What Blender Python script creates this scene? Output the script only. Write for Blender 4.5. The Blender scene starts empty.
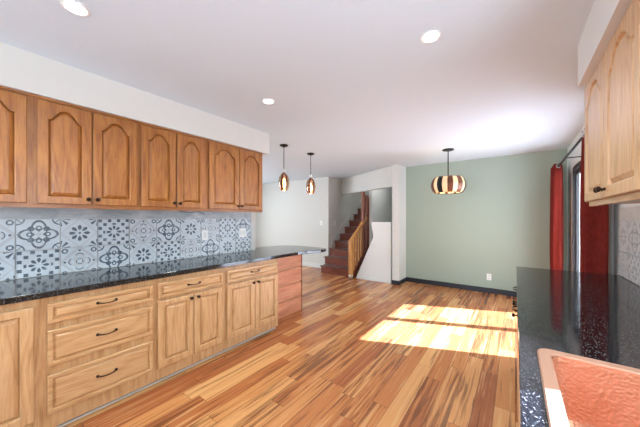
import bpy, bmesh, math, random
from mathutils import Vector, Matrix
random.seed(4)
PI = math.pi
S = bpy.context.scene
COL = S.collection

# ------------------------------------------------------------------ camera
YAW = math.radians(36.39)
CH = 1.357
cd = bpy.data.cameras.new('camera')
cam = bpy.data.objects.new('camera', cd); COL.objects.link(cam)
cam.location = (0, 0, CH)
cam.rotation_euler = (PI/2, 0, YAW)
cd.sensor_fit = 'HORIZONTAL'; cd.sensor_width = 36
cd.lens = 36*265/640
cd.shift_y = 4.5/640
cd.clip_start = 0.02
S.camera = cam

# ------------------------------------------------------------------ world, sun, window light and added fill, exposure
w = bpy.data.worlds.new('sky'); S.world = w; w.use_nodes = True
bg = w.node_tree.nodes['Background']
bg.inputs[0].default_value = (0.86, 0.94, 1.0, 1); bg.inputs[1].default_value = 5.5
sd = bpy.data.lights.new('sun', 'SUN'); sd.energy = 60; sd.angle = math.radians(0.5); sd.color = (.84, .94, 1.32)
so = bpy.data.objects.new('sun', sd); COL.objects.link(so); so.location = (8, 4, 8)
so.rotation_euler = Vector((2.01, .80, 1.86)).to_track_quat('Z', 'Y').to_euler()
def area(name, loc, aim, sx, sy, e, col=(1, 1, 1)):
    d = bpy.data.lights.new(name, 'AREA'); d.shape = 'RECTANGLE'; d.size = sx; d.size_y = sy; d.energy = e; d.color = col
    o = bpy.data.objects.new(name, d); COL.objects.link(o); o.location = loc
    o.rotation_euler = (-Vector(aim)).to_track_quat('Z', 'Y').to_euler()
    return o
area('daylight_slider', (1.1, 4.22, 1.15), (-1, 0, 0), 1.6, 1.9, 62, (.84, .955, 1.05))
area('daylight_sink_window', (1.0, .6, 1.55), (-1, 0, 0), 1.0, .9, 30, (.84, .955, 1.05))
area('added_fill_back', (-1.2, -2.5, 1.4), (0, 1, 0), 2.6, 1.9, 95, (.84, .955, 1.05))  # unseen source added behind the camera for broad fill
area('added_fill_living', (-7.3, 3.2, 1.4), (1, 0, 0), 3.2, 1.8, 145, (.84, .955, 1.05))  # added fill, entering by an unseen opening in the living room's side wall
area('added_fill_living_back', (-5.0, -2.5, 1.4), (0, 1, 0), 2.4, 1.8, 90, (.84, .955, 1.05))  # another unseen fill, added at the rear of the living room
S.view_settings.view_transform = 'Standard'
S.view_settings.look = 'None'
S.view_settings.gamma = 1
S.view_settings.use_curve_mapping = False
S.view_settings.exposure = -0.5

# ------------------------------------------------------------------ node helpers
class E:
    """tiny expression wrapper around math nodes"""
    nt = None
    def __init__(s, sock): s.s = sock
    @staticmethod
    def op(o, *a, clamp=False):
        n = E.nt.nodes.new('ShaderNodeMath'); n.operation = o; n.use_clamp = clamp
        for i, x in enumerate(a):
            if isinstance(x, E): E.nt.links.new(x.s, n.inputs[i])
            else: n.inputs[i].default_value = x
        return E(n.outputs[0])
    def __add__(a, b): return E.op('ADD', a, b)
    __radd__ = __add__
    def __sub__(a, b): return E.op('SUBTRACT', a, b)
    def __rsub__(a, b): return E.op('SUBTRACT', b, a)
    def __mul__(a, b): return E.op('MULTIPLY', a, b)
    __rmul__ = __mul__
    def __truediv__(a, b): return E.op('DIVIDE', a, b)
def ab(x): return E.op('ABSOLUTE', x)
def lt(a, b): return E.op('LESS_THAN', a, b)
def gt(a, b): return E.op('GREATER_THAN', a, b)
def mx(a, b): return E.op('MAXIMUM', a, b)
def mn(a, b): return E.op('MINIMUM', a, b)
def fl(a): return E.op('FLOOR', a)
def fr(a): return E.op('FRACT', a)
def band(x, c, h): return lt(ab(x-c), h)

def newmat(name):
    m = bpy.data.materials.new(name); m.use_nodes = True
    nt = m.node_tree; E.nt = nt
    return m, nt, nt.nodes['Principled BSDF']
def flat(name, col, rough=.5, metal=0, emit=None, es=0, spec=None, bump=None):
    m, nt, b = newmat(name)
    b.inputs['Base Color'].default_value = (*col, 1)
    b.inputs['Roughness'].default_value = rough; b.inputs['Metallic'].default_value = metal
    if emit: b.inputs['Emission Color'].default_value = (*emit, 1); b.inputs['Emission Strength'].default_value = es
    if spec is not None: b.inputs['Specular IOR Level'].default_value = spec
    if bump:
        n = nt.nodes.new('ShaderNodeTexNoise'); n.inputs['Scale'].default_value = bump[0]; n.inputs['Detail'].default_value = 3
        tc = nt.nodes.new('ShaderNodeTexCoord'); nt.links.new(tc.outputs['Object'], n.inputs['Vector'])
        bp = nt.nodes.new('ShaderNodeBump'); bp.inputs['Strength'].default_value = bump[1]; bp.inputs['Distance'].default_value = bump[2]
        nt.links.new(n.outputs[0], bp.inputs['Height']); nt.links.new(bp.outputs[0], b.inputs['Normal'])
    return m
def ramp(nt, fac, stops, interp='LINEAR'):
    r = nt.nodes.new('ShaderNodeValToRGB'); r.color_ramp.interpolation = interp
    e = r.color_ramp.elements
    while len(e) < len(stops): e.new(.5)
    for i, (p, c) in enumerate(stops): e[i].position = p; e[i].color = (*c, 1)
    nt.links.new(fac, r.inputs[0]); return r.outputs[0]
def mapped(nt, scale, src='Object', rnd=True):
    tc = nt.nodes.new('ShaderNodeTexCoord'); mp = nt.nodes.new('ShaderNodeMapping')
    mp.inputs['Scale'].default_value = scale
    v = tc.outputs[src]
    if rnd:
        oi = nt.nodes.new('ShaderNodeObjectInfo'); vm = nt.nodes.new('ShaderNodeVectorMath'); vm.operation = 'SCALE'
        vm.inputs[0].default_value = (7, 3, 5); nt.links.new(oi.outputs['Random'], vm.inputs['Scale'])
        va = nt.nodes.new('ShaderNodeVectorMath'); nt.links.new(v, va.inputs[0]); nt.links.new(vm.outputs[0], va.inputs[1]); v = va.outputs[0]
    nt.links.new(v, mp.inputs[0]); return mp.outputs[0]
def noise(nt, vec, scale=1, detail=4, rough=.55, dist=0):
    n = nt.nodes.new('ShaderNodeTexNoise'); nt.links.new(vec, n.inputs['Vector'])
    n.inputs['Scale'].default_value = scale; n.inputs['Detail'].default_value = detail
    n.inputs['Roughness'].default_value = rough; n.inputs['Distortion'].default_value = dist
    return n.outputs[0]
def mixc(nt, fac, a, b, mode='MIX'):
    n = nt.nodes.new('ShaderNodeMix'); n.data_type = 'RGBA'; n.blend_type = mode
    for sock, x in ((n.inputs[0], fac), (n.inputs[6], a), (n.inputs[7], b)):
        if isinstance(x, E): x = x.s
        if isinstance(x, (int, float)): sock.default_value = x
        elif isinstance(x, tuple): sock.default_value = (*x, 1)
        else: nt.links.new(x, sock)
    return n.outputs[2]

def wood(name, light, mid, dark, axis='z', rough=.38, rings=9, pore=.35):
    m, nt, b = newmat(name)
    sc = {'z': (7, 7, .9), 'x': (.9, 7, 7), 'y': (7, .9, 7)}[axis]
    f = {'z': (170, 170, 7), 'x': (7, 170, 170), 'y': (170, 7, 170)}[axis]
    n1 = E(noise(nt, mapped(nt, sc), 1, 2, .5, .3))
    ring = fr(n1*rings)
    tri = ab(ring-.5)*2
    n2 = E(noise(nt, mapped(nt, f), 1, 3, .6))
    n3 = E(noise(nt, mapped(nt, tuple(x*4 for x in sc)), 1, 3, .6))
    v = E.op('ADD', tri*.30, n3*.70)
    c = ramp(nt, v.s, [(.15, dark), (.42, mid), (.8, light)])
    pf = E.op('MULTIPLY', gt(n2, .56)*pore, 1)
    c2 = mixc(nt, pf, c, dark)
    nt.links.new(c2, b.inputs['Base Color']); b.inputs['Roughness'].default_value = rough
    b.inputs['Coat Weight'].default_value = .25; b.inputs['Coat Roughness'].default_value = .25
    return m

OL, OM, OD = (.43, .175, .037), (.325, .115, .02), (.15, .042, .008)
M = {}
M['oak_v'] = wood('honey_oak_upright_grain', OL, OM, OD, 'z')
M['oak_h'] = wood('honey_oak_level_grain', OL, OM, OD, 'x')
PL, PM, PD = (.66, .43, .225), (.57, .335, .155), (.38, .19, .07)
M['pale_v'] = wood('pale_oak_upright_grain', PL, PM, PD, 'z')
M['pale_h'] = wood('pale_oak_level_grain', PL, PM, PD, 'x')
M['rail_oak'] = wood('stair_rail_oak', (.62, .32, .10), (.50, .22, .06), (.33, .12, .03), 'z')
M['mahog'] = wood('mahogany', (.24, .055, .028), (.16, .035, .018), (.08, .018, .01), 'x', .3)
M['mahog_v'] = wood('mahogany_upright', (.30, .10, .05), (.21, .06, .03), (.10, .025, .015), 'z', .35)
M['tread'] = wood('stair_tread_wood', (.16, .07, .05), (.11, .045, .035), (.06, .022, .018), 'x', .3)
M['cedar'] = wood('reddish_plank', (.78, .40, .24), (.64, .27, .15), (.42, .14, .07), 'y', .4, 4)
M['white'] = flat('white_paint', (.70, .71, .69), .6)
M['wall'] = flat('warm_white_wall', (.61, .61, .575), .85)
M['soffit'] = flat('soffit_paint', (.62, .61, .56), .85)
M['soffit_grey'] = flat('grey_soffit_paint', (.70, .71, .69), .85)
M['green'] = flat('sage_green_wall', (.34, .41, .335), .85)
M['ceil'] = flat('ceiling_texture_paint', (.63, .715, .77), .9, bump=(45, .12, .008))
M['navy'] = flat('black_navy_baseboard', (.012, .016, .026), .35)
M['bronze'] = flat('oil_rubbed_bronze', (.035, .018, .012), .35, .8)
M['black'] = flat('black_metal', (.015, .015, .016), .4, .5)
M['steel'] = flat('brushed_steel', (.55, .55, .56), .3, 1)
M['plate'] = flat('switch_plate_plastic', (.85, .85, .84), .35)
M['slot'] = flat('socket_slot', (.05, .05, .05), .6)
M['frame_dark'] = flat('dark_door_frame', (.06, .06, .065), .4, .4)
M['patio'] = flat('patio_concrete', (.62, .60, .56), .9)
M['bulb'] = flat('lit_bulb', (1, .85, .6), .4, emit=(1, .72, .38), es=14)
M['downlight'] = flat('lit_downlight', (1, 1, 1), .5, emit=(1, .97, .92), es=14)
M['cord'] = flat('cord_rubber', (.02, .02, .02), .6)

def glass(name, tint=(1, 1, 1), refl=.08):
    m, nt, b = newmat(name); nt.nodes.remove(b)
    t = nt.nodes.new('ShaderNodeBsdfTransparent'); t.inputs[0].default_value = (*tint, 1)
    g = nt.nodes.new('ShaderNodeBsdfGlossy'); g.inputs['Roughness'].default_value = .03
    mi = nt.nodes.new('ShaderNodeMixShader'); mi.inputs[0].default_value = refl
    nt.links.new(t.outputs[0], mi.inputs[1]); nt.links.new(g.outputs[0], mi.inputs[2])
    nt.links.new(mi.outputs[0], nt.nodes['Material Output'].inputs[0]); return m
M['glass'] = glass('window_glass')
M['shade_glass'] = glass('clear_shade_glass', (1, .93, .82), .18)
def creamglass():
    m, nt, b = newmat('cream_lit_glass')
    b.inputs['Base Color'].default_value = (.75, .60, .38, 1)
    b.inputs['Emission Color'].default_value = (1, .60, .26, 1); b.inputs['Emission Strength'].default_value = .5
    b.inputs['Roughness'].default_value = .3
    return m
M['cream'] = creamglass()
def velvet():
    m, nt, b = newmat('red_curtain_cloth')
    n = noise(nt, mapped(nt, (90, 90, 25)), 1, 3)
    c = ramp(nt, n, [(.3, (.12, .009, .006)), (.75, (.20, .020, .012))])
    nt.links.new(c, b.inputs['Base Color']); b.inputs['Roughness'].default_value = .75
    b.inputs['Specular IOR Level'].default_value = .15
    return m
M['velvet'] = velvet()
def granite():
    m, nt, b = newmat('black_speckled_granite')
    tc = nt.nodes.new('ShaderNodeTexCoord')
    v = nt.nodes.new('ShaderNodeTexVoronoi'); v.inputs['Scale'].default_value = 210; nt.links.new(tc.outputs['Object'], v.inputs['Vector'])
    wn = nt.nodes.new('ShaderNodeTexWhiteNoise'); nt.links.new(v.outputs['Position'], wn.inputs['Vector'])
    k = E(v.outputs['Distance']); r = E(wn.outputs['Value'])
    big = lt(k, .36)*gt(r, .74)
    n = E(noise(nt, tc.outputs['Object'], 260, 3))
    c = ramp(nt, n.s, [(.36, (.003, .004, .006)), (.60, (.008, .010, .013)), (.73, (.09, .10, .105))])
    c = mixc(nt, big*.8, c, (.27, .28, .28))
    nt.links.new(c, b.inputs['Base Color']); b.inputs['Roughness'].default_value = .09
    b.inputs['IOR'].default_value = 1.55
    return m
M['granite'] = granite()
def copper():
    m, nt, b = newmat('hammered_copper')
    tc = nt.nodes.new('ShaderNodeTexCoord')
    v = nt.nodes.new('ShaderNodeTexVoronoi'); v.inputs['Scale'].default_value = 120; v.feature = 'SMOOTH_F1'; nt.links.new(tc.outputs['Object'], v.inputs['Vector'])
    bp = nt.nodes.new('ShaderNodeBump'); bp.inputs['Strength'].default_value = .55; bp.inputs['Distance'].default_value = .004
    nt.links.new(v.outputs['Distance'], bp.inputs['Height']); nt.links.new(bp.outputs[0], b.inputs['Normal'])
    c = ramp(nt, noise(nt, tc.outputs['Object'], 9, 4), [(.3, (.47, .19, .10)), (.7, (.56, .27, .165))])
    nt.links.new(c, b.inputs['Base Color']); b.inputs['Metallic'].default_value = .6; b.inputs['Roughness'].default_value = .4
    return m
M['copper'] = copper()
M['copper_rim'] = flat('brushed_copper_rim', (.64, .38, .26), .45, .5)
def floormat():
    m, nt, b = newmat('tigerwood_plank_floor')
    tc = nt.nodes.new('ShaderNodeTexCoord'); sp = nt.nodes.new('ShaderNodeSeparateXYZ'); nt.links.new(tc.outputs['Object'], sp.inputs[0])
    x, y = E(sp.outputs[0]), E(sp.outputs[1])
    W, L = .122, 1.05
    row = fl(x/W)
    w1 = nt.nodes.new('ShaderNodeTexWhiteNoise'); w1.noise_dimensions = '1D'; nt.links.new(row.s, w1.inputs['W'])
    yy = y/L + E(w1.outputs['Value'])*5.0
    col = fl(yy)
    cid = nt.nodes.new('ShaderNodeCombineXYZ'); nt.links.new(row.s, cid.inputs[0]); nt.links.new(col.s, cid.inputs[1])
    w2 = nt.nodes.new('ShaderNodeTexWhiteNoise'); w2.noise_dimensions = '2D'; nt.links.new(cid.outputs[0], w2.inputs['Vector'])
    r = E(w2.outputs['Value'])
    sc = nt.nodes.new('ShaderNodeSeparateColor'); nt.links.new(w2.outputs['Color'], sc.inputs[0]); r2 = E(sc.outputs[2])
    # grain per plank
    g = nt.nodes.new('ShaderNodeCombineXYZ')
    nt.links.new((x*32+r*40).s, g.inputs[0]); nt.links.new((y*1.3+r*90).s, g.inputs[1]); nt.links.new((r*50).s, g.inputs[2])
    n = E(noise(nt, g.outputs[0], 1, 4, .62, .55))
    g2 = nt.nodes.new('ShaderNodeCombineXYZ')
    nt.links.new((x*160).s, g2.inputs[0]); nt.links.new((y*5+r*30).s, g2.inputs[1])
    n2 = E(noise(nt, g2.outputs[0], 1, 3, .6))
    base = ramp(nt, r.s, [(0, (.34, .10, .036)), (.3, (.46, .155, .05)), (.6, (.56, .22, .07)), (.85, (.70, .34, .125)), (1, (.78, .42, .17))])
    base = mixc(nt, n2*.4, base, (.38, .135, .04))
    # dark tiger stripes, stronger in some planks
    st = nt.nodes.new('ShaderNodeMapRange'); nt.links.new((n+r2*.13).s, st.inputs[0])
    st.inputs[1].default_value = .58; st.inputs[2].default_value = .70
    base = mixc(nt, E(st.outputs[0])*.78, base, (.12, .04, .018))
    lt2 = nt.nodes.new('ShaderNodeMapRange'); nt.links.new(n.s, lt2.inputs[0]); lt2.inputs[1].default_value = .44; lt2.inputs[2].default_value = .32
    base = mixc(nt, E(lt2.outputs[0])*.55, base, (.74, .45, .20))
    ex = ab(fr(x/W)-.5); ey = ab(fr(yy)-.5)
    seam = mx(gt(ex, .485), gt(ey, .4985))
    base = mixc(nt, seam*.6, base, (.05, .02, .01))
    nt.links.new(base, b.inputs['Base Color']); b.inputs['Roughness'].default_value = .27
    bp = nt.nodes.new('ShaderNodeBump'); bp.inputs['Strength'].default_value = .15; bp.inputs['Distance'].default_value = .002; bp.invert = True
    nt.links.new(seam.s, bp.inputs['Height']); nt.links.new(bp.outputs[0], b.inputs['Normal'])
    return m
M['floor'] = floormat()

# patterned cement-look tiles; UV runs 0..1 over each tile
def tile(name, kind, light=(.52, .59, .64), dark=(.035, .065, .10), warm=(.40, .40, .42), k=1.0):
    m, nt, b = newmat(name)
    tc = nt.nodes.new('ShaderNodeTexCoord'); sp = nt.nodes.new('ShaderNodeSeparateXYZ'); nt.links.new(tc.outputs['UV'], sp.inputs[0])
    u = (E(sp.outputs[0])-.5)*2; v = (E(sp.outputs[1])-.5)*2
    au, av = ab(u), ab(v)
    r = E.op('SQRT', u*u+v*v); th = E.op('ARCTAN2', v, u)
    def cosn(n, ph=0): return E.op('COSINE', th*n+ph)
    def disc(cu, cv, rad):
        a, bb = au-cu, av-cv
        return lt(E.op('SQRT', a*a+bb*bb), rad)
    def ringd(cu, cv, rad, h):
        a, bb = au-cu, av-cv
        return lt(ab(E.op('SQRT', a*a+bb*bb)-rad), h)
    D = None; Wm = None
    if kind == 'quatrefoil':
        outl = band(r, cosn(4)*.17+.70, .07)
        inn = band(r, cosn(4, PI)*.14+.36, .05)
        D = mx(mx(outl, inn), ringd(.36, .36, .12, .04))
        D = mx(D, mx(ringd(.42, 0, .11, .035), ringd(0, .42, .11, .035)))
        D = mx(D, mx(band(au-av, 0, .03)*gt(r, 1.0), ringd(1, 1, .36, .04)))
        Wm = lt(r, .12)
    elif kind == 'flower':
        pet = gt(cosn(8), (r-.38)*(r-.38)*45-.55)*gt(r, .1)
        D = mx(pet, lt(r, .07))
        cr = E.op('SQRT', (1-au)*(1-au)+(1-av)*(1-av)); ct = E.op('COSINE', E.op('ARCTAN2', 1-av, 1-au)*8)
        D = mx(D, band(cr, .30, .2)*gt(ct, .05))
        Wm = band(au+av, 1.0, .045)
    elif kind == 'checker':
        cu = fl(u*3.5+10.5); cv = fl(v*3.5+10.5)
        ch = gt(ab(E.op('MODULO', cu+cv, 2)-1), .5)
        fu = ab(fr(u*3.5+10.5)-.5); fv = ab(fr(v*3.5+10.5)-.5)
        sq = ch*lt(mx(fu, fv), .37)*gt(r, .55)
        pet = gt(cosn(8), (r-.32)*(r-.32)*60-.5)*gt(r, .08)
        D = mx(sq, pet); Wm = band(mx(au, av), .95, .03)
    elif kind == 'diamond':
        d = au+av
        D = mx(ringd(.78, .78, .13, .04), band(mx(au, av), .16, .03)*lt(mn(au, av), .11))
        D = mx(D, band(r, cosn(4)*.06+.52, .03)*gt(cosn(4), -.3))
        D = mx(D, disc(.78, 0, .07)); D = mx(D, disc(0, .78, .07))
        Wm = mx(band(d, 1.0, .12), mx(band(d, .55, .06), band(r, .25, .06)))
    n = E(noise(nt, mapped(nt, (14, 14, 14), rnd=False), 1, 5, .65))
    base = mixc(nt, n, tuple(c*.86 for c in light), tuple(min(1, c*1.18) for c in light))
    c = mixc(nt, Wm*(.55*k), base, warm)
    wear = E.op('MULTIPLY', gt(n, .33), .78+.0) if False else E.op('ADD', gt(n, .42)*.25, .70)
    c = mixc(nt, D*wear*k, c, dark)
    g = gt(mx(au, av), .975)
    c = mixc(nt, g*.7, c, (.30, .33, .35))
    nt.links.new(c, b.inputs['Base Color']); b.inputs['Roughness'].default_value = .3
    return m
KINDS = ['quatrefoil', 'flower', 'checker', 'diamond']
M['tiles'] = [tile('patterned_tile_'+k, k) for k in KINDS]
M['tiles_r'] = [tile('faded_patterned_tile_'+k, k, (.60, .59, .57), (.20, .22, .25), (.45, .42, .40), .8) for k in KINDS]
def marble(name, a, c2):
    m, nt, b = newmat(name)
    c = ramp(nt, noise(nt, mapped(nt, (5, 5, 12)), 1, 6, .7, .6), [(.35, a), (.7, c2)])
    nt.links.new(c, b.inputs['Base Color']); b.inputs['Roughness'].default_value = .35; return m
M['border'] = marble('grey_stone_border', (.27, .31, .34), (.52, .56, .58))
M['border_r'] = marble('beige_stone_border', (.50, .47, .43), (.66, .64, .60))

# ------------------------------------------------------------------ mesh helpers
def box(bm, x0, x1, y0, y1, z0, z1):
    vs = [bm.verts.new((x, y, z)) for x in (x0, x1) for y in (y0, y1) for z in (z0, z1)]
    for f in ((0, 1, 3, 2), (4, 6, 7, 5), (0, 4, 5, 1), (2, 3, 7, 6), (0, 2, 6, 4), (1, 5, 7, 3)):
        bm.faces.new([vs[i] for i in f])
def frame_of(d):
    d = d.normalized(); a = Vector((0, 0, 1)) if abs(d.z) < .9 else Vector((1, 0, 0))
    n = d.cross(a).normalized(); return n, d.cross(n).normalized()
def tube(bm, pts, r, seg=10, cap=True, closed=False):
    pts = [Vector(p) for p in pts]; rs = r if isinstance(r, (list, tuple)) else [r]*len(pts)
    rings = []; N = len(pts)
    for i, p in enumerate(pts):
        if closed: d = pts[(i+1) % N]-pts[i-1]
        else: d = pts[min(i+1, N-1)]-pts[max(i-1, 0)]
        if i == 0 or not rings: n, b = frame_of(d)
        else:
            d = d.normalized(); n = (n-d*n.dot(d)).normalized(); b = d.cross(n)
        rings.append([bm.verts.new(p+(n*math.cos(t)+b*math.sin(t))*rs[i]) for t in [2*PI*k/seg for k in range(seg)]])
    for i in range(N if closed else N-1):
        A, B = rings[i], rings[(i+1) % N]
        for k in range(seg):
            f = bm.faces.new((A[k], A[(k+1) % seg], B[(k+1) % seg], B[k])); f.smooth = True
    if cap and not closed:
        bm.faces.new(rings[0]); bm.faces.new(rings[-1])
def lathe(bm, prof, c=(0, 0, 0), axis=(0, 0, 1), seg=24):
    ax = Vector(axis).normalized(); n, b = frame_of(ax); c = Vector(c); rings = []
    for r, h in prof:
        rings.append([bm.verts.new(c+ax*h+(n*math.cos(t)+b*math.sin(t))*max(r, .0002)) for t in [2*PI*k/seg for k in range(seg)]])
    for A, B in zip(rings, rings[1:]):
        for k in range(seg):
            f = bm.faces.new((A[k], A[(k+1) % seg], B[(k+1) % seg], B[k])); f.smooth = True
    bm.faces.new(rings[0]); bm.faces.new(rings[-1])
def loft(bm, loops, cap0=True, cap1=True, smooth=False):
    L = [[bm.verts.new(p) for p in lp] for lp in loops]
    for A, B in zip(L, L[1:]):
        n = len(A)
        for k in range(n):
            f = bm.faces.new((A[k], A[(k+1) % n], B[(k+1) % n], B[k])); f.smooth = smooth
    if cap0: bm.faces.new(L[0])
    if cap1: bm.faces.new(L[-1])
def plate_holes(bm, outer, holes, fn, t):
    """outer, holes: 2D loops; fn(a,b,t) -> 3D; solid of thickness t"""
    es = []
    for lp in [outer]+holes:
        vs = [bm.verts.new(fn(a, b_, 0)) for a, b_ in lp]
        es += [bm.edges.new((vs[i], vs[(i+1) % len(vs)])) for i in range(len(vs))]
    r = bmesh.ops.triangle_fill(bm, edges=es, use_beauty=True)
    fs = [g for g in r['geom'] if isinstance(g, bmesh.types.BMFace)]
    o = Vector(fn(0, 0, 0)); d = Vector(fn(0, 0, t))-o
    ex = bmesh.ops.extrude_face_region(bm, geom=fs)
    bmesh.ops.translate(bm, verts=[g for g in ex['geom'] if isinstance(g, bmesh.types.BMVert)], vec=d)
def obj(name, bm, mat, parent=None, bevel=0, fix=True):
    if fix: bmesh.ops.recalc_face_normals(bm, faces=bm.faces[:])
    me = bpy.data.meshes.new(name); bm.to_mesh(me); bm.free()
    o = bpy.data.objects.new(name, me); COL.objects.link(o)
    for m in (mat if isinstance(mat, list) else [mat]): me.materials.append(m)
    if parent: o.parent = parent
    if bevel:
        b = o.modifiers.new('bevel', 'BEVEL'); b.width = bevel; b.segments = 2; b.limit_method = 'ANGLE'
    return o
def tag(o, label, cat, group=None):
    o['label'] = label; o['category'] = cat
    if group: o['group'] = group
    return o
def thing(name, label, cat, loc=(0, 0, 0), rz=0, group=None):
    o = bpy.data.objects.new(name, None); COL.objects.link(o); o.location = loc; o.rotation_euler = (0, 0, rz)
    o.empty_display_size = .05
    return tag(o, label, cat, group)
def struct(name, bm, mat, bevel=0):
    o = obj(name, bm, mat, None, bevel); o['kind'] = 'structure'; return o
def bxo(name, mat, b, parent=None, bevel=0):
    bm = bmesh.new(); box(bm, *b); return obj(name, bm, mat, parent, bevel)
def bxs(name, mat, *bs, bevel=0):
    bm = bmesh.new()
    for b in bs: box(bm, *b)
    return struct(name, bm, mat, bevel)

# ------------------------------------------------------------------ room shell
CZ = 2.45; WR = .66; WL = -2.94; YG = 5.68; YH = 5.80; XL = -7.0; YB = -2.2
bxs('floor', M['floor'], (XL-.1, WR+.12, YB-.1, 8.9, -.1, 0))
bxs('floor_outside', M['patio'], (WR+.12, 14, -8, 14, -.25, -.12), (-14, XL-.1, -8, 14, -.25, -.12), (-14, 14, -12, YB-.1, -.25, -.12))
bm = bmesh.new()
plate_holes(bm, [(XL, YB), (WR, YB), (WR, YH), (-1.95, YH), (-1.95, 5.29), (-2.06, 5.34), (-4.0, 6.46), (-4.0, YH), (XL, YH)], [], lambda a, b, t: (a, b, CZ+t), .12)
struct('ceiling', bm, M['ceil'])
def wallx(name, X, th, y0, y1, holes, mat, z1=CZ, z0=0):
    bm = bmesh.new()
    plate_holes(bm, [(y0, z0), (y1, z0), (y1, z1), (y0, z1)], [[(a, c), (b, c), (b, d), (a, d)] for a, b, c, d in holes], lambda a, b, t: (X+t, a, b), th)
    return struct(name, bm, mat)
def wally(name, Y, th, x0, x1, holes, mat, z1=CZ, z0=0):
    bm = bmesh.new()
    plate_holes(bm, [(x0, z0), (x1, z0), (x1, z1), (x0, z1)], [[(a, c), (b, c), (b, d), (a, d)] for a, b, c, d in holes], lambda a, b, t: (a, Y+t, b), th)
    return struct(name, bm, mat)
SY0, SY1, SZ1 = 3.36, 5.10, 2.06
wallx('wall_right', WR, .14, YB, YG+.12, [(SY0, SY1, .02, SZ1), (.08, 1.22, 1.08, 2.02)], M['white'])
wally('wall_far', YG, .12, -1.89, WR, [], M['green'])
wally('wall_hall', YH, .12, XL, -4.0, [], M['wall'])
wally('wall_back', YB-.12, .12, XL, WR, [(-2.5, .1, .45, 2.3), (-6.2, -3.8, .5, 2.3)], M['wall'])
wallx('wall_left', XL-.12, .12, YB, YH, [(1.6, 4.8, .5, 2.3)], M['wall'])
wallx('wall_kitchen_left', WL-.12, .12, YB, 2.46, [], M['wall'])
bxs('wall_stub', M['wall'], (-2.035, -1.89, 5.26, YH, 0, CZ))
# stairwell
bxs('wall_stairwell', M['wall'], (-4.12, -4.0, YH+.12, 8.9, 0, 4.3), (-4.12, -1.9, 8.9, 9.0, 0, 4.3),
    (-2.90, -2.82, 5.98, 8.9, 0, 4.3), (-4.12, -1.9, 6.5, 9.0, 4.3, 4.4), (-4.12, -1.9, 6.5, 6.6, 2.45, 4.3), (-2.0, -1.9, YH, 8.9, 0, 4.3))
# angled header above the stair opening
bm = bmesh.new()
A, B = Vector((-4.0, 6.45, 0)), Vector((-2.035, 5.32, 0)); nn = Vector((.409, .912, 0))*.12
plate_holes(bm, [(A.x, A.y), (B.x, B.y), (B.x, B.y+.13), (A.x, A.y+.13)], [], lambda a, b, t: (a, b, 2.02+t), CZ-2.02)
struct('wall_header', bm, M['wall'])
# knee wall beside the stairs, its left edge cut on the slope of the stairs
bm = bmesh.new()
plate_holes(bm, [(-2.90, 0), (-2.075, 0), (-2.075, 1.27), (-2.53, 1.27), (-2.47, .95)], [], lambda a, b, t: (a, 5.30+t, b), .09)
struct('wall_knee', bm, M['white'])
# soffits
bxs('trim_1', M['soffit'], (WL, -2.575, YB, 2.385, 2.187, CZ))
bxs('trim_2', M['soffit_grey'], (.32, WR, YB, 2.33, 2.187, CZ))
# baseboards
bxs('baseboard_far', M['navy'], (-1.89, WR, YG-.014, YG, 0, .092), bevel=.003)
bxs('baseboard_stub', M['navy'], (-2.045, -1.878, 5.248, 5.26, 0, .085), (-1.89, -1.878, 5.248, YG-.014, 0, .085))
bxs('baseboard_hall', M['white'], (XL, -4.0, YH-.015, YH, 0, .11), bevel=.003)
bxs('baseboard_knee', M['white'], (-2.86, -2.085, 5.29, 5.30, 0, .06))
# white shoe moulding in front of the recessed plinth
bxs('trim_3', M['white'], (-2.392, -2.372, -1.2, 2.30, 0, .014))
bxs('trim_4', M['white'], (WR-.018, WR, SY0-.14, SY0-.01, 0, SZ1+.12), (WR-.018, WR, SY1+.01, SY1+.11, 0, SZ1+.12), (WR-.018, WR, SY0-.01, SY1+.01, SZ1+.01, SZ1+.12), bevel=.003)

# sliding glass door
def framebars(name, mat, X0, X1, y0, y1, z0, z1, wd):
    bm = bmesh.new()
    box(bm, X0, X1, y0, y0+wd, z0, z1); box(bm, X0, X1, y1-wd, y1, z0, z1)
    box(bm, X0, X1, y0+wd, y1-wd, z0, z0+wd); box(bm, X0, X1, y0+wd, y1-wd, z1-wd, z1)
    return bm
d1 = struct('door_1', framebars('', 0, WR-.015, WR+.05, SY0, SY1, .02, SZ1, .05), M['frame_dark'])
for nm, a, b, x in (('sliding_panel', SY0+.05, 4.25, WR+.012), ('fixed_panel', 4.25, SY1-.05, WR+.012)):
    p = obj(nm, framebars('', 0, x, x+.028, a, b, .07, SZ1-.05, .06), M['frame_dark'], d1)
    bxo('pane', M['glass'], (x+.012, x+.018, a+.05, b-.05, .1, SZ1-.09), p)
bm = bmesh.new(); tube(bm, [(WR+.015, 3.44, .95), (WR-.02, 3.44, .97), (WR-.02, 3.44, 1.18), (WR+.015, 3.44, 1.2)], .008)
obj('door_handle', bm, M['black'], d1)
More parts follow.
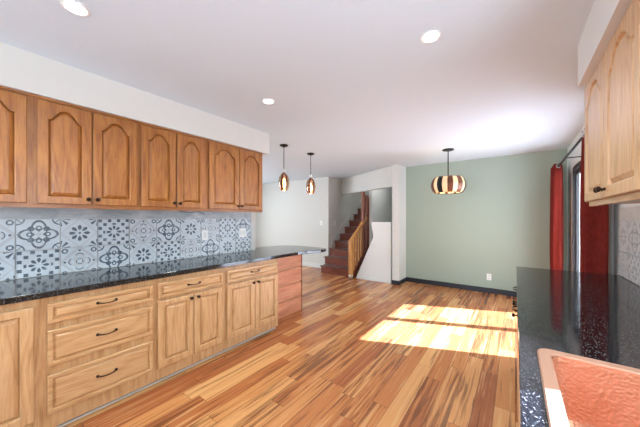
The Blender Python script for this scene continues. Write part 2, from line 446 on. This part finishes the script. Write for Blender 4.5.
# windows
def window(n, axis, x0, x1, y0, y1, z0, z1):
    bm = bmesh.new(); wd = .045
    if axis == 'x':
        wn = struct('window_%d' % n, framebars('', 0, x0, x1, y0, y1, z0, z1, wd), M['white'])
        bxo('mullion', M['white'], (x0, x1, (y0+y1)/2-.02, (y0+y1)/2+.02, z0+wd, z1-wd), wn) if n != 1 else None
        bxo('pane', M['glass'], ((x0+x1)/2-.003, (x0+x1)/2+.003, y0+wd, y1-wd, z0+wd, z1-wd), wn)
        bm.free()
    else:
        box(bm, x0, x0+wd, y0, y1, z0, z1); box(bm, x1-wd, x1, y0, y1, z0, z1)
        box(bm, x0+wd, x1-wd, y0, y1, z0, z0+wd); box(bm, x0+wd, x1-wd, y0, y1, z1-wd, z1)
        wn = struct('window_%d' % n, bm, M['white'])
        bxo('pane', M['glass'], (x0+wd, x1-wd, (y0+y1)/2-.003, (y0+y1)/2+.003, z0+wd, z1-wd), wn)
window(1, 'x', WR+.06, WR+.12, .08, 1.22, 1.08, 2.02)
window(2, 'y', -2.5, .1, YB-.1, YB-.04, .45, 2.3)  # unseen window, added so fill light can enter from behind the camera
window(3, 'y', -6.2, -3.8, YB-.1, YB-.04, .5, 2.3)  # added and unseen; lets fill into the rear of the living room
window(4, 'x', XL-.1, XL-.04, 1.6, 4.8, .5, 2.3)  # unseen opening and frame, added for the living room side fill

# ------------------------------------------------------------------ cabinets (local: x = width, y = depth behind the face, z = up; faces -y)
def archf(s):
    s = abs(s); k = min(s/.9, 1)**1.45
    return .5*(1+math.cos(PI*k))
def arch_loop(x0, x1, z0, z1, rise, d, y, N=26):
    """opening outline inset by d; z1 = crown height"""
    a0, a1 = x0+d, x1-d; c = (x0+x1)/2; hw = (x1-x0)/2
    pts = [(a0, y, z0+d), (a1, y, z0+d)]
    for i in range(N+1):
        x = a1+(a0-a1)*i/N
        s = (x-c)/hw
        pts.append((x, y, z1-rise-d+rise*archf(s)))
    return pts
def outer_loop(x0, x1, z0, z1, ix0, ix1, y, N=26):
    pts = [(x0, y, z0), (x1, y, z0)]
    for i in range(N+1):
        x = ix1+(ix0-ix1)*i/N
        if i == 0: x = x1
        if i == N: x = x0
        pts.append((x, y, z1))
    return pts
def door(parent, x0, x1, z0, z1, rise, mv, knob=None, T=.024, st=.050):
    """cathedral (rise>0) or square raised panel door with its face at y = -T"""
    ix0, ix1, iz0, iz1 = x0+st, x1-st, z0+st, z1-st*.85
    bm = bmesh.new(); e = .004
    q = .007
    loops = [outer_loop(x0+q, x1-q, z0+q, z1-q, ix0, ix1, 0), outer_loop(x0+q, x1-q, z0+q, z1-q, ix0, ix1, -.008), outer_loop(x0, x1, z0, z1, ix0, ix1, -.009),
             outer_loop(x0, x1, z0, z1, ix0, ix1, -T+e),
             outer_loop(x0+e, x1-e, z0+e, z1-e, ix0, ix1, -T),
             arch_loop(ix0, ix1, iz0, iz1, rise, 0, -T),
             arch_loop(ix0, ix1, iz0, iz1, rise, .004, -T+.003),
             arch_loop(ix0, ix1, iz0, iz1, rise, .007, -T+.014),
             arch_loop(ix0, ix1, iz0, iz1, rise, .010, -.001)]
    loft(bm, loops, True, False)
    d = obj('door', bm, mv, parent)
    bm = bmesh.new()
    loft(bm, [arch_loop(ix0, ix1, iz0, iz1, rise, .006, -.001), arch_loop(ix0, ix1, iz0, iz1, rise, .010, -T+.015),
              arch_loop(ix0, ix1, iz0, iz1, rise, .030, -T+.003), arch_loop(ix0, ix1, iz0, iz1, rise, .033, -T+.003)], False, True)
    obj('panel', bm, mv, d)
    if knob: make_knob(d, knob[0], -T, knob[1])
    return d
def make_knob(parent, x, y, z):
    bm = bmesh.new()
    lathe(bm, [(.008, 0), (.008, .003), (.005, .006), (.005, .014), (.012, .018), (.015, .023), (.014, .028), (.008, .032), (.001, .033)], (x, y, z), (0, -1, 0), 16)
    obj('knob', bm, M['bronze'], parent)
def drawer(parent, x0, x1, z0, z1, mh, pull=True, T=.024):
    bm = bmesh.new(); e = .004
    def R(d, y): return [(x0+d, y, z0+d), (x1-d, y, z0+d), (x1-d, y, z1-d), (x0+d, y, z1-d)]
    loft(bm, [R(.007, 0), R(.007, -.008), R(0, -.009), R(0, -T+e), R(e, -T), R(.022, -T), R(.026, -T+.012), R(.031, -T+.012), R(.042, -T+.001)])
    d = obj('drawer', bm, mh, parent)
    if pull:
        c = (x0+x1)/2; z = (z0+z1)/2+.004; bm = bmesh.new()
        pts = []; rs = []
        for i in range(15):
            s = -1+2*i/14
            pts.append((c+s*.052, -T-.004-.022*(1-abs(s)**4), z-.006*math.cos(s*PI/2)+.004))
            rs.append(.0055-.0018*math.cos(s*PI/2))
        tube(bm, pts, rs, 8)
        for s in (-1, 1): lathe(bm, [(.010, 0), (.010, .003), (.006, .007), (.0065, .014), (.001, .016)], (c+s*.052, -T, z+.003), (0, -1, 0), 12)
        obj('pull', bm, M['bronze'], d)
    return d
UB, UT = 1.428, 2.187
def upper(name, label, loc, rz, W, doors, mv, mh, rise=.075, knobs=None, depth=.32, group='wall cabinets over the left counter'):
    t = thing(name, label, 'cabinet', loc, rz, group)
    bxo('body', mv, (0, W, 0, depth, UB+.012, UT), t)
    bxo('bottom_rail', mh, (0, W, -.002, .02, UB, UB+.04), t)
    bxo('top_moulding', mh, (0, W, -.012, 0, UT-.016, UT-.001), t, .003)
    for i, (a, b) in enumerate(doors):
        kn = knobs[i] if knobs else None
        kx = None
        if kn: kx = ((b-.022) if kn == 'r' else (a+.022), UB+.068)
        door(t, a, b, UB+.028, UT-.028, rise, mv, kx)
    return t
RZL = PI/2; XU = -2.605
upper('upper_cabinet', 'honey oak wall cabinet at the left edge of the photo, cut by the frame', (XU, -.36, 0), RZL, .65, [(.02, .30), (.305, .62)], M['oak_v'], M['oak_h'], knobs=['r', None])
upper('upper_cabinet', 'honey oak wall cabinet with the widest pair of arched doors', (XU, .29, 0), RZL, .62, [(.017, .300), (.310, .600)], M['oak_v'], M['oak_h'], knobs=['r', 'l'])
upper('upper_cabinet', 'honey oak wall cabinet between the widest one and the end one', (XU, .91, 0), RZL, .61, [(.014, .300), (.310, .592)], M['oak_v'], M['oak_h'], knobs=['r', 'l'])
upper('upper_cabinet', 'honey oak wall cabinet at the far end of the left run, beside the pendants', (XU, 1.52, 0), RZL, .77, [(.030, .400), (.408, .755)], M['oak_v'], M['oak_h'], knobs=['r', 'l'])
upper('upper_cabinet', 'pale oak wall cabinet hanging over the right counter near the red curtains', (.37, 2.31, 0), -PI/2, .93, [(.005, .455), (.46, .915)], M['pale_v'], M['pale_h'], rise=.09, knobs=['r', 'l'], depth=WR-.37, group=None)
ZB = .045; ZT = .868
def base(name, label, loc, rz, W, mv, mh, doors=(), drawers=(), depth=.60, knobs=None, dz=(.14, .682), group=None, fronts=(0, None)):
    t = thing(name, label, 'cabinet', loc, rz, group)
    bxo('body', mv, (0, W, 0, depth, ZB, ZT), t)
    bxo('toe_kick', M['slot'], (0, W, .065, .08, 0, ZB), t)
    for (a, b, c, d) in drawers: drawer(t, a, b, c, d, mh)
    for i, (a, b) in enumerate(doors):
        kn = knobs[i] if knobs else None
        door(t, a, b, dz[0], dz[1], 0, mv, ((b-.03) if kn == 'r' else (a+.03), dz[1]-.03) if kn else None)
    return t
XB = -2.33; G = 'base cabinets under the left counter'
base('base_cabinet', 'pale oak base cabinet with a tall door at the lower left corner of the photo', (XB, -.35, 0), RZL, .65, M['pale_v'], M['pale_h'], doors=[(.03, .61)], knobs=['l'], dz=(.14, .825), group=G)
base('base_cabinet', 'pale oak base cabinet of three wide stacked drawers', (XB, .30, 0), RZL, .628, M['pale_v'], M['pale_h'], drawers=[(.017, .605, .705, .828), (.017, .605, .44, .66), (.017, .605, .145, .385)], group=G)
base('base_cabinet', 'pale oak base cabinet, one drawer over two doors, next to the three-drawer unit', (XB, .928, 0), RZL, .625, M['pale_v'], M['pale_h'], doors=[(.015, .307), (.312, .605)], drawers=[(.015, .605, .705, .828)], knobs=['r', 'l'], group=G)
base('base_cabinet', 'pale oak base cabinet, one drawer over two doors, beside the reddish plank panel', (XB, 1.553, 0), RZL, .747, M['pale_v'], M['pale_h'], doors=[(.025, .372), (.377, .722)], drawers=[(.025, .722, .705, .828)], knobs=['r', 'l'], group=G)
# peninsula panel of reddish boards
t = thing('peninsula_end', 'reddish plank clad support under the far end of the left counter', 'support panel', (-2.55, 2.302, 0))
for k in range(4):
    z0 = .002+k*.2165
    bxo('plank', M['cedar'], (-.02, 0, 0, .69, z0, z0+.200), t, .002)
bxo('backing', M['pale_h'], (-.37, -.021, 0, .69, .002, .866), t)
bxo('edge_strip', M['mahog_v'], (-.37, .004, .69, .706, 0, .866), t)

# right base cabinets (fronts at x=.035)
XR = .036; GR = 'base cabinets under the right counter'
base('base_cabinet', 'pale oak base cabinet under the far end of the right counter, only its pulls showing', (XR, 3.03, 0), -PI/2, .60, M['pale_v'], M['pale_h'], doors=[(.015, .298), (.302, .585)], drawers=[(.015, .585, .705, .828)], knobs=['r', 'l'], group=GR, depth=.6)
base('base_cabinet', 'pale oak base cabinet under the right counter, second from its far end', (XR, 2.43, 0), -PI/2, .6, M['pale_v'], M['pale_h'], doors=[(.015, .585)], drawers=[(.015, .585, .705, .828)], knobs=['l'], group=GR, depth=.6)
base('base_cabinet', 'plain pale oak base cabinet without pulls, next to the sink cabinet', (XR, 1.83, 0), -PI/2, .6, M['pale_v'], M['pale_h'], doors=[(.015, .585)], dz=(.14, .825), group=GR, depth=.6)
t = thing('sink_cabinet', 'pale oak sink base cabinet under the copper sink', 'cabinet', (XR, 1.23, 0), -PI/2)
bxo('body', M['pale_v'], (0, .98, 0, .6, ZB, .64), t); bxo('face_frame', M['pale_h'], (0, .98, 0, .012, .64, ZT), t)
for a, b, k in ((.015, .485, 'r'), (.495, .965, 'l')): door(t, a, b, .14, .66, 0, M['pale_v'], ((b-.03) if k == 'r' else (a+.03), .63))

# ------------------------------------------------------------------ counters
def counter(name, label, outline, holes=()):
    bm = bmesh.new()
    plate_holes(bm, outline, list(holes), lambda a, b, t: (a, b, .872+t), .038)
    return tag(obj(name, bm, M['granite'], None, .004), label, 'countertop')
pts = [(WL, -1.2), (-2.295, -1.2), (-2.295, 2.55)]
# rounded peninsula end
P0, P1, P2, P3 = Vector((-2.295, 2.55)), Vector((-2.30, 2.95)), Vector((-1.92, 3.27)), Vector((-2.60, 3.255))
for i in range(1, 17):
    s = i/16; q = P0*(1-s)**3+P1*3*s*(1-s)**2+P2*3*s*s*(1-s)+P3*s**3; pts.append((q.x, q.y))
pts += [(-2.85, 3.24), (-3.02, 3.16), (-3.12, 3.0), (-3.16, 2.8), (-3.16, 2.47), (WL, 2.47)]
counter('countertop', 'long black granite countertop with a rounded peninsula end on the left', pts)
def rrect(x0, x1, y0, y1, r, n=8):
    out = []
    for cx, cy, a0 in ((x1-r, y1-r, 0), (x0+r, y1-r, 90), (x0+r, y0+r, 180), (x1-r, y0+r, 270)):
        for i in range(n+1):
            a = math.radians(a0+90*i/n); out.append((cx+r*math.cos(a), cy+r*math.sin(a)))
    return out
SX0, SX1, SYa, SYb = .058, .545, .38, 1.168
counter('countertop', 'black granite countertop on the right holding the copper sink', [(.008, -1.2), (WR-.002, -1.2), (WR-.002, 3.055), (.008, 3.055)], [rrect(SX0+.02, SX1-.02, SYa+.02, SYb-.02, .03)])
# sink
t = thing('copper_sink', 'rectangular hammered copper sink set into the right counter', 'sink', (0, 0, .911))
def rl(d, z, r=.035): return [(x, y, z) for x, y in rrect(SX0+d, SX1-d, SYa+d, SYb-d, max(r-d*.4, .012))]
bm = bmesh.new(); loft(bm, [rl(.0, 0), rl(0, .005), rl(.003, .009), rl(.030, .009), rl(.034, .006), rl(.034, 0)], False, False)
obj('rim', bm, M['copper_rim'], t)
bm = bmesh.new()
loft(bm, [rl(.034, .004, .05), rl(.037, -.01, .05), rl(.042, -.17, .06), rl(.052, -.195, .07), rl(.075, -.205, .07), rl(.20, -.208, .05)], False, True, True)
obj('basin', bm, M['copper'], t)
bm = bmesh.new(); lathe(bm, [(.055, 0), (.055, .003), (.045, .004), (.04, 0), (.01, -.001)], (.32, .77, -.206)); obj('drain', bm, M['bronze'], t)

# ------------------------------------------------------------------ backsplashes (flat tile sheets, one UV cell per tile)
def splash(name, label, X, ys, zs, pattern, mats, flip, border, bmat, gap=0.0):
    t = thing(name, label, 'backsplash', (X, ys[0], zs[0]))
    sgn = -1 if flip else 1
    bm = bmesh.new(); uv = bm.loops.layers.uv.new('UVMap')
    TH = .008*sgn
    for j in range(len(zs)-1):
        for i in range(len(ys)-1):
            y0, y1, z0, z1 = ys[i]-ys[0], ys[i+1]-ys[0], zs[j]-zs[0], zs[j+1]-zs[0]
            g = .0012
            vs = [bm.verts.new((TH, y, z)) for y, z in ((y0+g, z0+g), (y1-g, z0+g), (y1-g, z1-g), (y0+g, z1-g))]
            f = bm.faces.new(vs); f.material_index = pattern[j % len(pattern)][i % len(pattern[0])]
            fy = (ys[i+1]-ys[i])/.236; fz = (zs[j+1]-zs[j])/.236
            z_lo = 1-fz if j == 0 else 0
            for l, c in zip(f.loops, ((0, z_lo), (min(fy, 1), z_lo), (min(fy, 1), 1), (0, 1))): l[uv].uv = c
            ex = bmesh.ops.extrude_face_region(bm, geom=[f])
            nv = [v for v in ex['geom'] if isinstance(v, bmesh.types.BMVert)]
            bmesh.ops.translate(bm, verts=nv, vec=(-TH*.9, 0, 0))
    obj('tiles', bm, mats, t)
    bm = bmesh.new(); Ye = ys[-1]-ys[0]; x0, x1 = sorted((0, TH*.8))
    box(bm, x0, x1, 0, Ye, border[0]-zs[0], border[1]-zs[0])
    obj('border', bm, bmat, t)
    return t
PT = .236
ysl = [.238+PT*k for k in range(-6, 10)]; ysl = [y for y in ysl if y < 2.37]+[2.385]
# K: 0 quatrefoil 1 flower 2 checker 3 diamond ; column index 6 starts at y=.238
row_top = [0, 1, 2, 3, 2, 3, 0, 1, 2, 3, 0, 1, 3, 2, 0, 1]
row_bot = [2, 3, 0, 1, 0, 1, 2, 3, 0, 1, 2, 3, 0, 1, 2, 3]
splash('tile_backsplash', 'blue grey patterned tile backsplash between the left counter and wall cabinets', WL, ysl, [.912, 1.114, 1.35],
       [row_bot, row_top], M['tiles'], False, (1.3505, UB+.008), M['border'])
ysr = [3.07-PT*k for k in range(0, 8)][::-1]
splash('tile_backsplash', 'faded beige patterned tile backsplash behind the right counter', WR, ysr, [.912, 1.10, 1.336],
       [[1, 2, 0, 3, 1, 2, 3, 0], [0, 3, 1, 2, 3, 0, 1, 2]], M['tiles_r'], True, (1.3365, UB+.008), M['border_r'])

# ------------------------------------------------------------------ outlets and switches
def plate(name, label, cat, loc, rz, kind='outlet', w_=.072, h_=.115, g=None):
    t = thing(name, label, cat, loc, rz, g)
    bxo('cover_plate', M['plate'], (-w_/2, w_/2, -.005, 0, -h_/2, h_/2), t, .002)
    if kind == 'outlet':
        for s in (-1, 1):
            bm = bmesh.new(); lathe(bm, [(.016, 0), (.016, .002), (.015, .003), (.001, .003)], (0, -.005, s*.026), (0, -1, 0), 16)
            so_ = obj('socket', bm, M['white'], t)
            bm = bmesh.new()
            for dx in (-.006, .006): box(bm, dx-.001, dx+.001, -.0092, -.008, s*.026-.004, s*.026+.005)
            obj('slot', bm, M['slot'], so_)
    else:
        n = 2 if w_ > .1 else 1
        for k in range(n):
            cx = 0 if n == 1 else (-.023+.046*k)
            bxo('rocker', M['white'], (cx-.016, cx+.016, -.009, -.005, -.033, .033), t, .0015)
def onX(px, py, X):
    u = (px-320)/265; a = YAW; dx = -math.sin(a)+u*math.cos(a); dy = math.cos(a)+u*math.sin(a); s = X/dx
    return s*dy, CH+s*(218-py)/265
def onY(px, py, Y):
    u = (px-320)/265; a = YAW; dx = -math.sin(a)+u*math.cos(a); dy = math.cos(a)+u*math.sin(a); s = Y/dy
    return s*dx, CH+s*(218-py)/265
plate('light_switch', 'white switch plate on the backsplash under the second to last wall cabinet', 'light switch', (WL+.008, 1.70, 1.155), RZL, 'switch')
plate('light_switch', 'wide white switch plate near the far end of the patterned backsplash', 'light switch', (WL+.008, 2.235, 1.16), RZL, 'switch', .11)
x, z = onY(489, 277, YG); plate('wall_outlet', 'white power outlet low on the sage green wall', 'outlet', (x, YG, z), 0)
x, z = onY(323, 223, YH); plate('light_switch', 'white switch plate on the white wall left of the stairs', 'light switch', (x-.06, YH, z), 0, 'switch')
plate('light_switch', 'small white switch plate just inside the stairwell wall', 'light switch', (-4.0, 6.1, 1.22), RZL, 'switch')
bm = bmesh.new(); tube(bm, [(-2.70, 1.30, 1.424), (-2.68, 1.40, 1.415), (-2.66, 1.47, 1.424), (-2.655, 1.52, 1.405), (-2.65, 1.54, 1.395)], .003, 6)
tag(obj('cable', bm, M['cord']), 'thin black cable hanging under the left wall cabinets', 'cable')

# ------------------------------------------------------------------ ceiling lights
for (x, y), lab in (((-1.84, .354), 'lit round recessed ceiling light nearest the left wall cabinets, top left'),
                    ((-.41, 1.68), 'lit round recessed ceiling light on the right, above the sunlit floor'),
                    ((-1.86, 1.71), 'small lit round recessed ceiling light nearest the pendants')):
    t = thing('recessed_light', lab, 'ceiling light', (x, y, CZ), 0, 'recessed ceiling lights')
    bm = bmesh.new(); lathe(bm, [(.058, 0), (.058, -.004), (.054, -.006), (.046, -.004), (.044, -.001)], seg=32); obj('trim_ring', bm, M['plate'], t)
    bm = bmesh.new(); lathe(bm, [(.044, 0), (.044, -.004), (.001, -.0045)], seg=32); obj('diffuser', bm, M['downlight'], t)
    d = bpy.data.lights.new('downlight_lamp', 'SPOT'); d.energy = 72; d.spot_size = math.radians(140); d.spot_blend = .8; d.shadow_soft_size = .06; d.color = (.93, 1, .98)
    o = bpy.data.objects.new('downlight_lamp', d); COL.objects.link(o); o.parent = t; o.location = (0, 0, -.02)
def barrel(bm, a0, a1, prof, th, n=4):
    """curved strip of a barrel between two angles"""
    outer = []; 
    loops = []
    for r, z in prof:
        lp = [(r*math.cos(a0+(a1-a0)*i/n), r*math.sin(a0+(a1-a0)*i/n), z) for i in range(n+1)]
        lp += [((r-th)*math.cos(a0+(a1-a0)*i/n), (r-th)*math.sin(a0+(a1-a0)*i/n), z) for i in range(n, -1, -1)]
        loops.append(lp)
    loft(bm, loops)
M['amber'] = flat('bronze_shade_slat', (.17, .06, .025), .35, .3)
def pendant(loc, lab):
    t = thing('pendant_light', lab, 'pendant light', loc, 0, 'pendants over the peninsula')
    bm = bmesh.new(); lathe(bm, [(.062, 0), (.062, -.012), (.05, -.022), (.012, -.026), (.008, -.04)]); obj('canopy', bm, M['black'], t)
    bm = bmesh.new(); z = -.04; k = 0
    while z > -.385:
        c = Vector((0, 0, z-.014)); ring = []
        for i in range(12):
            a = 2*PI*i/12; q = Vector((.007*math.cos(a), 0, .016*math.sin(a)))
            if k % 2: q = Vector((0, q.x, q.z))
            ring.append(c+q)
        tube(bm, ring, .0022, 5, closed=True); z -= .025; k += 1
    obj('chain', bm, M['black'], t)
    bm = bmesh.new(); lathe(bm, [(.012, -.36), (.022, -.365), (.022, -.40), (.012, -.405)]); obj('collar', bm, M['plate'], t)
    bm = bmesh.new(); lathe(bm, [(.004, -.40), (.03, -.432), (.042, -.437), (.042, -.445), (.02, -.45), (.018, -.50), (.001, -.502)]); obj('socket', bm, M['amber'], t)
    prof = [(.052, -.45), (.068, -.485), (.077, -.53), (.080, -.565), (.077, -.60), (.068, -.645), (.052, -.68)]
    for i in range(6):
        bm = bmesh.new(); a = 2*PI*(i+.5)/6+.35; barrel(bm, a-.24, a+.24, prof, .003); obj('slat', bm, M['amber'], t)
    pg = [(r-.005, z) for r, z in prof]
    bm = bmesh.new(); barrel(bm, 0, 2*PI-.001, pg, .002, 32); obj('glass_shade', bm, M['shade_glass'], t)
    bm = bmesh.new(); lathe(bm, [(.010, -.50), (.014, -.52), (.026, -.56), (.030, -.59), (.024, -.62), (.001, -.635)]); obj('bulb', bm, M['bulb'], t)
    d = bpy.data.lights.new('pendant_lamp', 'POINT'); d.energy = 5; d.shadow_soft_size = .04; d.color = (1, .78, .5)
    o = bpy.data.objects.new('pendant_lamp', d); COL.objects.link(o); o.parent = t; o.location = (0, 0, -.66)
pendant((-2.79, 2.875, CZ), 'bronze barrel pendant hanging nearest the wall cabinets, over the peninsula')
pendant((-2.79, 3.52, CZ), 'bronze barrel pendant farther from the cabinets, hanging past the peninsula')
t = thing('chandelier', 'drum chandelier of alternating dark slats and glowing cream glass by green wall', 'chandelier', (-.863, 4.615, CZ))
bm = bmesh.new(); lathe(bm, [(.085, 0), (.085, -.014), (.06, -.022), (.012, -.026)]); obj('canopy', bm, M['black'], t)
bm = bmesh.new(); tube(bm, [(0, 0, -.02), (0, 0, -.56)], .008); obj('rod', bm, M['black'], t)
cp = [(.205, -.445), (.232, -.48), (.250, -.53), (.256, -.57), (.250, -.61), (.232, -.66), (.205, -.695)]
NS = 10
for i in range(NS):
    a = 2*PI*i/NS+.62
    bm = bmesh.new(); barrel(bm, a-.16, a+.16, cp, .006); obj('slat', bm, M['amber'] if i % 3 else M['black'], t)
    bm = bmesh.new(); a += PI/NS; barrel(bm, a-.2, a+.2, [(r-.008, z) for r, z in cp], .004); obj('glass_panel', bm, M['cream'], t)
for r, z in ((.195, -.45), (.195, -.69)):
    bm = bmesh.new(); tube(bm, [(r*math.cos(2*PI*i/40), r*math.sin(2*PI*i/40), z) for i in range(40)], .006, 6, closed=True); obj('ring', bm, M['black'], t)
bm = bmesh.new()
for k in range(3):
    a = k*2*PI/3; tube(bm, [(0, 0, -.45), (.195*math.cos(a), .195*math.sin(a), -.45)], .005, 6)
obj('spider_arm', bm, M['black'], t)
for k in range(3):
    a = k*2*PI/3+.5; bm = bmesh.new(); lathe(bm, [(.012, -.50), (.022, -.54), (.028, -.58), (.020, -.61), (.001, -.62)], (.09*math.cos(a), .09*math.sin(a), 0), seg=14); obj('bulb', bm, M['bulb'], t)
d = bpy.data.lights.new('chandelier_lamp', 'POINT'); d.energy = 6; d.shadow_soft_size = .1; d.color = (1, .8, .55)
o = bpy.data.objects.new('chandelier_lamp', d); COL.objects.link(o); o.parent = t; o.location = (0, 0, -.66)

# ------------------------------------------------------------------ curtains
RX, RZ = .50, 2.10
def curtain(lab, y0, y1, folds, ph, amp=.055, dx=0):
    t = thing('curtain', lab, 'curtain', (RX, (y0+y1)/2, 0), 0, 'red curtains at the sliding door')
    h = (y1-y0)/2; N = folds*14; rows = 14; bm = bmesh.new(); g = []
    for j in range(rows+1):
        f = j/rows; z = .02+(RZ+.035-.02)*f; r = []
        flare = 1+.10*(1-f)
        for i in range(N+1):
            s = i/N; a = s*folds*2*PI+ph
            r.append(bm.verts.new((dx+amp*flare*math.sin(a)+.008*math.sin(3*a+j*.4), (-h+2*h*s)*(1+.04*(1-f))+.012*math.sin(2*a+f*3), z)))
        g.append(r)
    for j in range(rows):
        for i in range(N):
            f = bm.faces.new((g[j][i], g[j][i+1], g[j+1][i+1], g[j+1][i])); f.smooth = True
    c = obj('cloth', bm, M['velvet'], t); sm = c.modifiers.new('thickness', 'SOLIDIFY'); sm.thickness = .004
    for k in range(folds*2):
        s = (k*PI-ph) / (folds*2*PI)
        if not 0 <= s <= 1: continue
        y = -h+2*h*s; bm = bmesh.new()
        tube(bm, [(.024*math.cos(2*PI*i/20), y, RZ+.024*math.sin(2*PI*i/20)) for i in range(20)], .005, 6, closed=True)
        obj('grommet', bm, M['steel'], t)
curtain('dark red curtain gathered at the far side of the sliding door', 5.06, 5.58, 3, 2.6)
curtain('dark red curtain gathered beside the oak cabinet on the right', 3.07, 3.355, 3, 1.0, .055, .035)
t = thing('curtain_rod', 'black curtain rod running above the sliding glass door', 'curtain rod', (RX, 4.3, RZ))
bm = bmesh.new(); tube(bm, [(0, -1.35, 0), (0, 1.33, 0)], .012, 14); obj('rod', bm, M['black'], t)
for y in (-1.34, 1.33):
    bm = bmesh.new(); lathe(bm, [(.012, -.01), (.02, 0), (.02, .012), (.001, .02)], (0, y, 0), (0, 1 if y > 0 else -1, 0)); obj('finial', bm, M['black'], t)
for y in (-.95, .15):
    bm = bmesh.new(); tube(bm, [(WR-RX, y, 0), (.0, y, 0)], .007, 8); box(bm, WR-RX-.006, WR-RX, y-.02, y+.02, -.035, .035); obj('bracket', bm, M['black'], t)

# ------------------------------------------------------------------ staircase
SXL, SXR = -3.985, -3.0; RUN, RISE, SF = .262, .184, 5.30
t = thing('staircase', 'dark mahogany staircase climbing away beside the white wall', 'staircase', (SXL, SF, 0))
for k in range(11):
    y = k*RUN; z = k*RISE; w0 = 0.10 if k == 0 else (0.03 if k == 1 else 0)
    bxo('riser', M['mahog'], (w0, SXR-SXL, y+.02, y+.04, z, z+RISE-.03), t)
    bxo('tread', M['tread'], (w0-.02 if k < 2 else 0, SXR-SXL, y-.01, y+RUN+.035, z+RISE-.03, z+RISE), t, .006)
    if k < 10: pass
bm = bmesh.new(); sl = RISE/RUN
plate_holes(bm, [(.50, .0), (10*RUN, 0), (10*RUN, 10*RISE), (.50, .50*sl-.02)], [], lambda a, b, t_: (SXR-SXL-.012+t_, a, b-.0), .01)
obj('side_panel', bm, M['mahog'], t)
# white skirt board on the left wall
bm = bmesh.new()
plate_holes(bm, [(.62, .62*sl-.30), (2.9, 2.9*sl-.30), (2.9, 2.9*sl+.32), (.62, .62*sl+.32)], [], lambda a, b, t_: (-.012+t_, a, b), .012)
obj('skirt_board', bm, M['white'], t)

t = thing('stair_railing', 'oak stair railing with a newel post and dark upright slats above', 'railing', (-2.95, 5.16, 0))
bxo('newel_post', M['rail_oak'], (-.04, .04, -.04, .04, .0, .86), t, .006)
bm = bmesh.new(); lathe(bm, [(.05, .0), (.05, .09), (.045, .10)], (0, 0, 0), seg=16); bm2 = bm
obj('newel_shoe', bm, M['steel'], t)
def sloped(bm, x0, x1, y0, y1, z0, h, m=sl):
    vs = [(x0, y0, z0), (x1, y0, z0), (x1, y0, z0+h), (x0, y0, z0+h)]
    ve = [(x, y1, z+(y1-y0)*m) for x, y, z in vs]; loft(bm, [vs, ve])
bm = bmesh.new(); sloped(bm, -.035, .035, -.03, .74, .80, .06); obj('handrail', bm, M['rail_oak'], t, .006)
bm = bmesh.new(); sloped(bm, -.03, .03, .04, 1.50, .0, .13); obj('stringer', bm, M['mahog'], t, .003)
for k in range(5):
    y = .12+k*.125; zb = y*sl+.08; bm = bmesh.new(); box(bm, -.016, .016, y-.022, y+.022, zb, y*sl+.82); obj('baluster', bm, M['rail_oak'], t, .003)
for k, (px, zt) in enumerate(((363.4, 1.985), (366.6, 1.91), (369.2, 1.79), (371.6, 1.60))):
    yy, _ = onX(px, 200, -2.95); y = yy-5.16
    bm = bmesh.new(); box(bm, -.03, .03, y-.055, y+.055, y*sl+.08, zt); obj('tall_slat', bm, M['mahog_v'], t, .003)
# unseen light added above the stairs to brighten the stairwell
d = bpy.data.lights.new('added_stairwell_fill', 'POINT'); d.energy = 30; d.shadow_soft_size = .2; d.color = (.93, 1, .98)
o = bpy.data.objects.new('added_stairwell_fill', d); COL.objects.link(o); o.location = (-3.5, 7.6, 3.6)
d = bpy.data.lights.new('added_stair_wall_fill', 'POINT'); d.energy = 5; d.shadow_soft_size = .1; d.color = (1, .96, .9)  # no known fitting here; added to lighten the wall behind the knee wall
o = bpy.data.objects.new('added_stair_wall_fill', d); COL.objects.link(o); o.location = (-2.3, 6.3, 2.2)
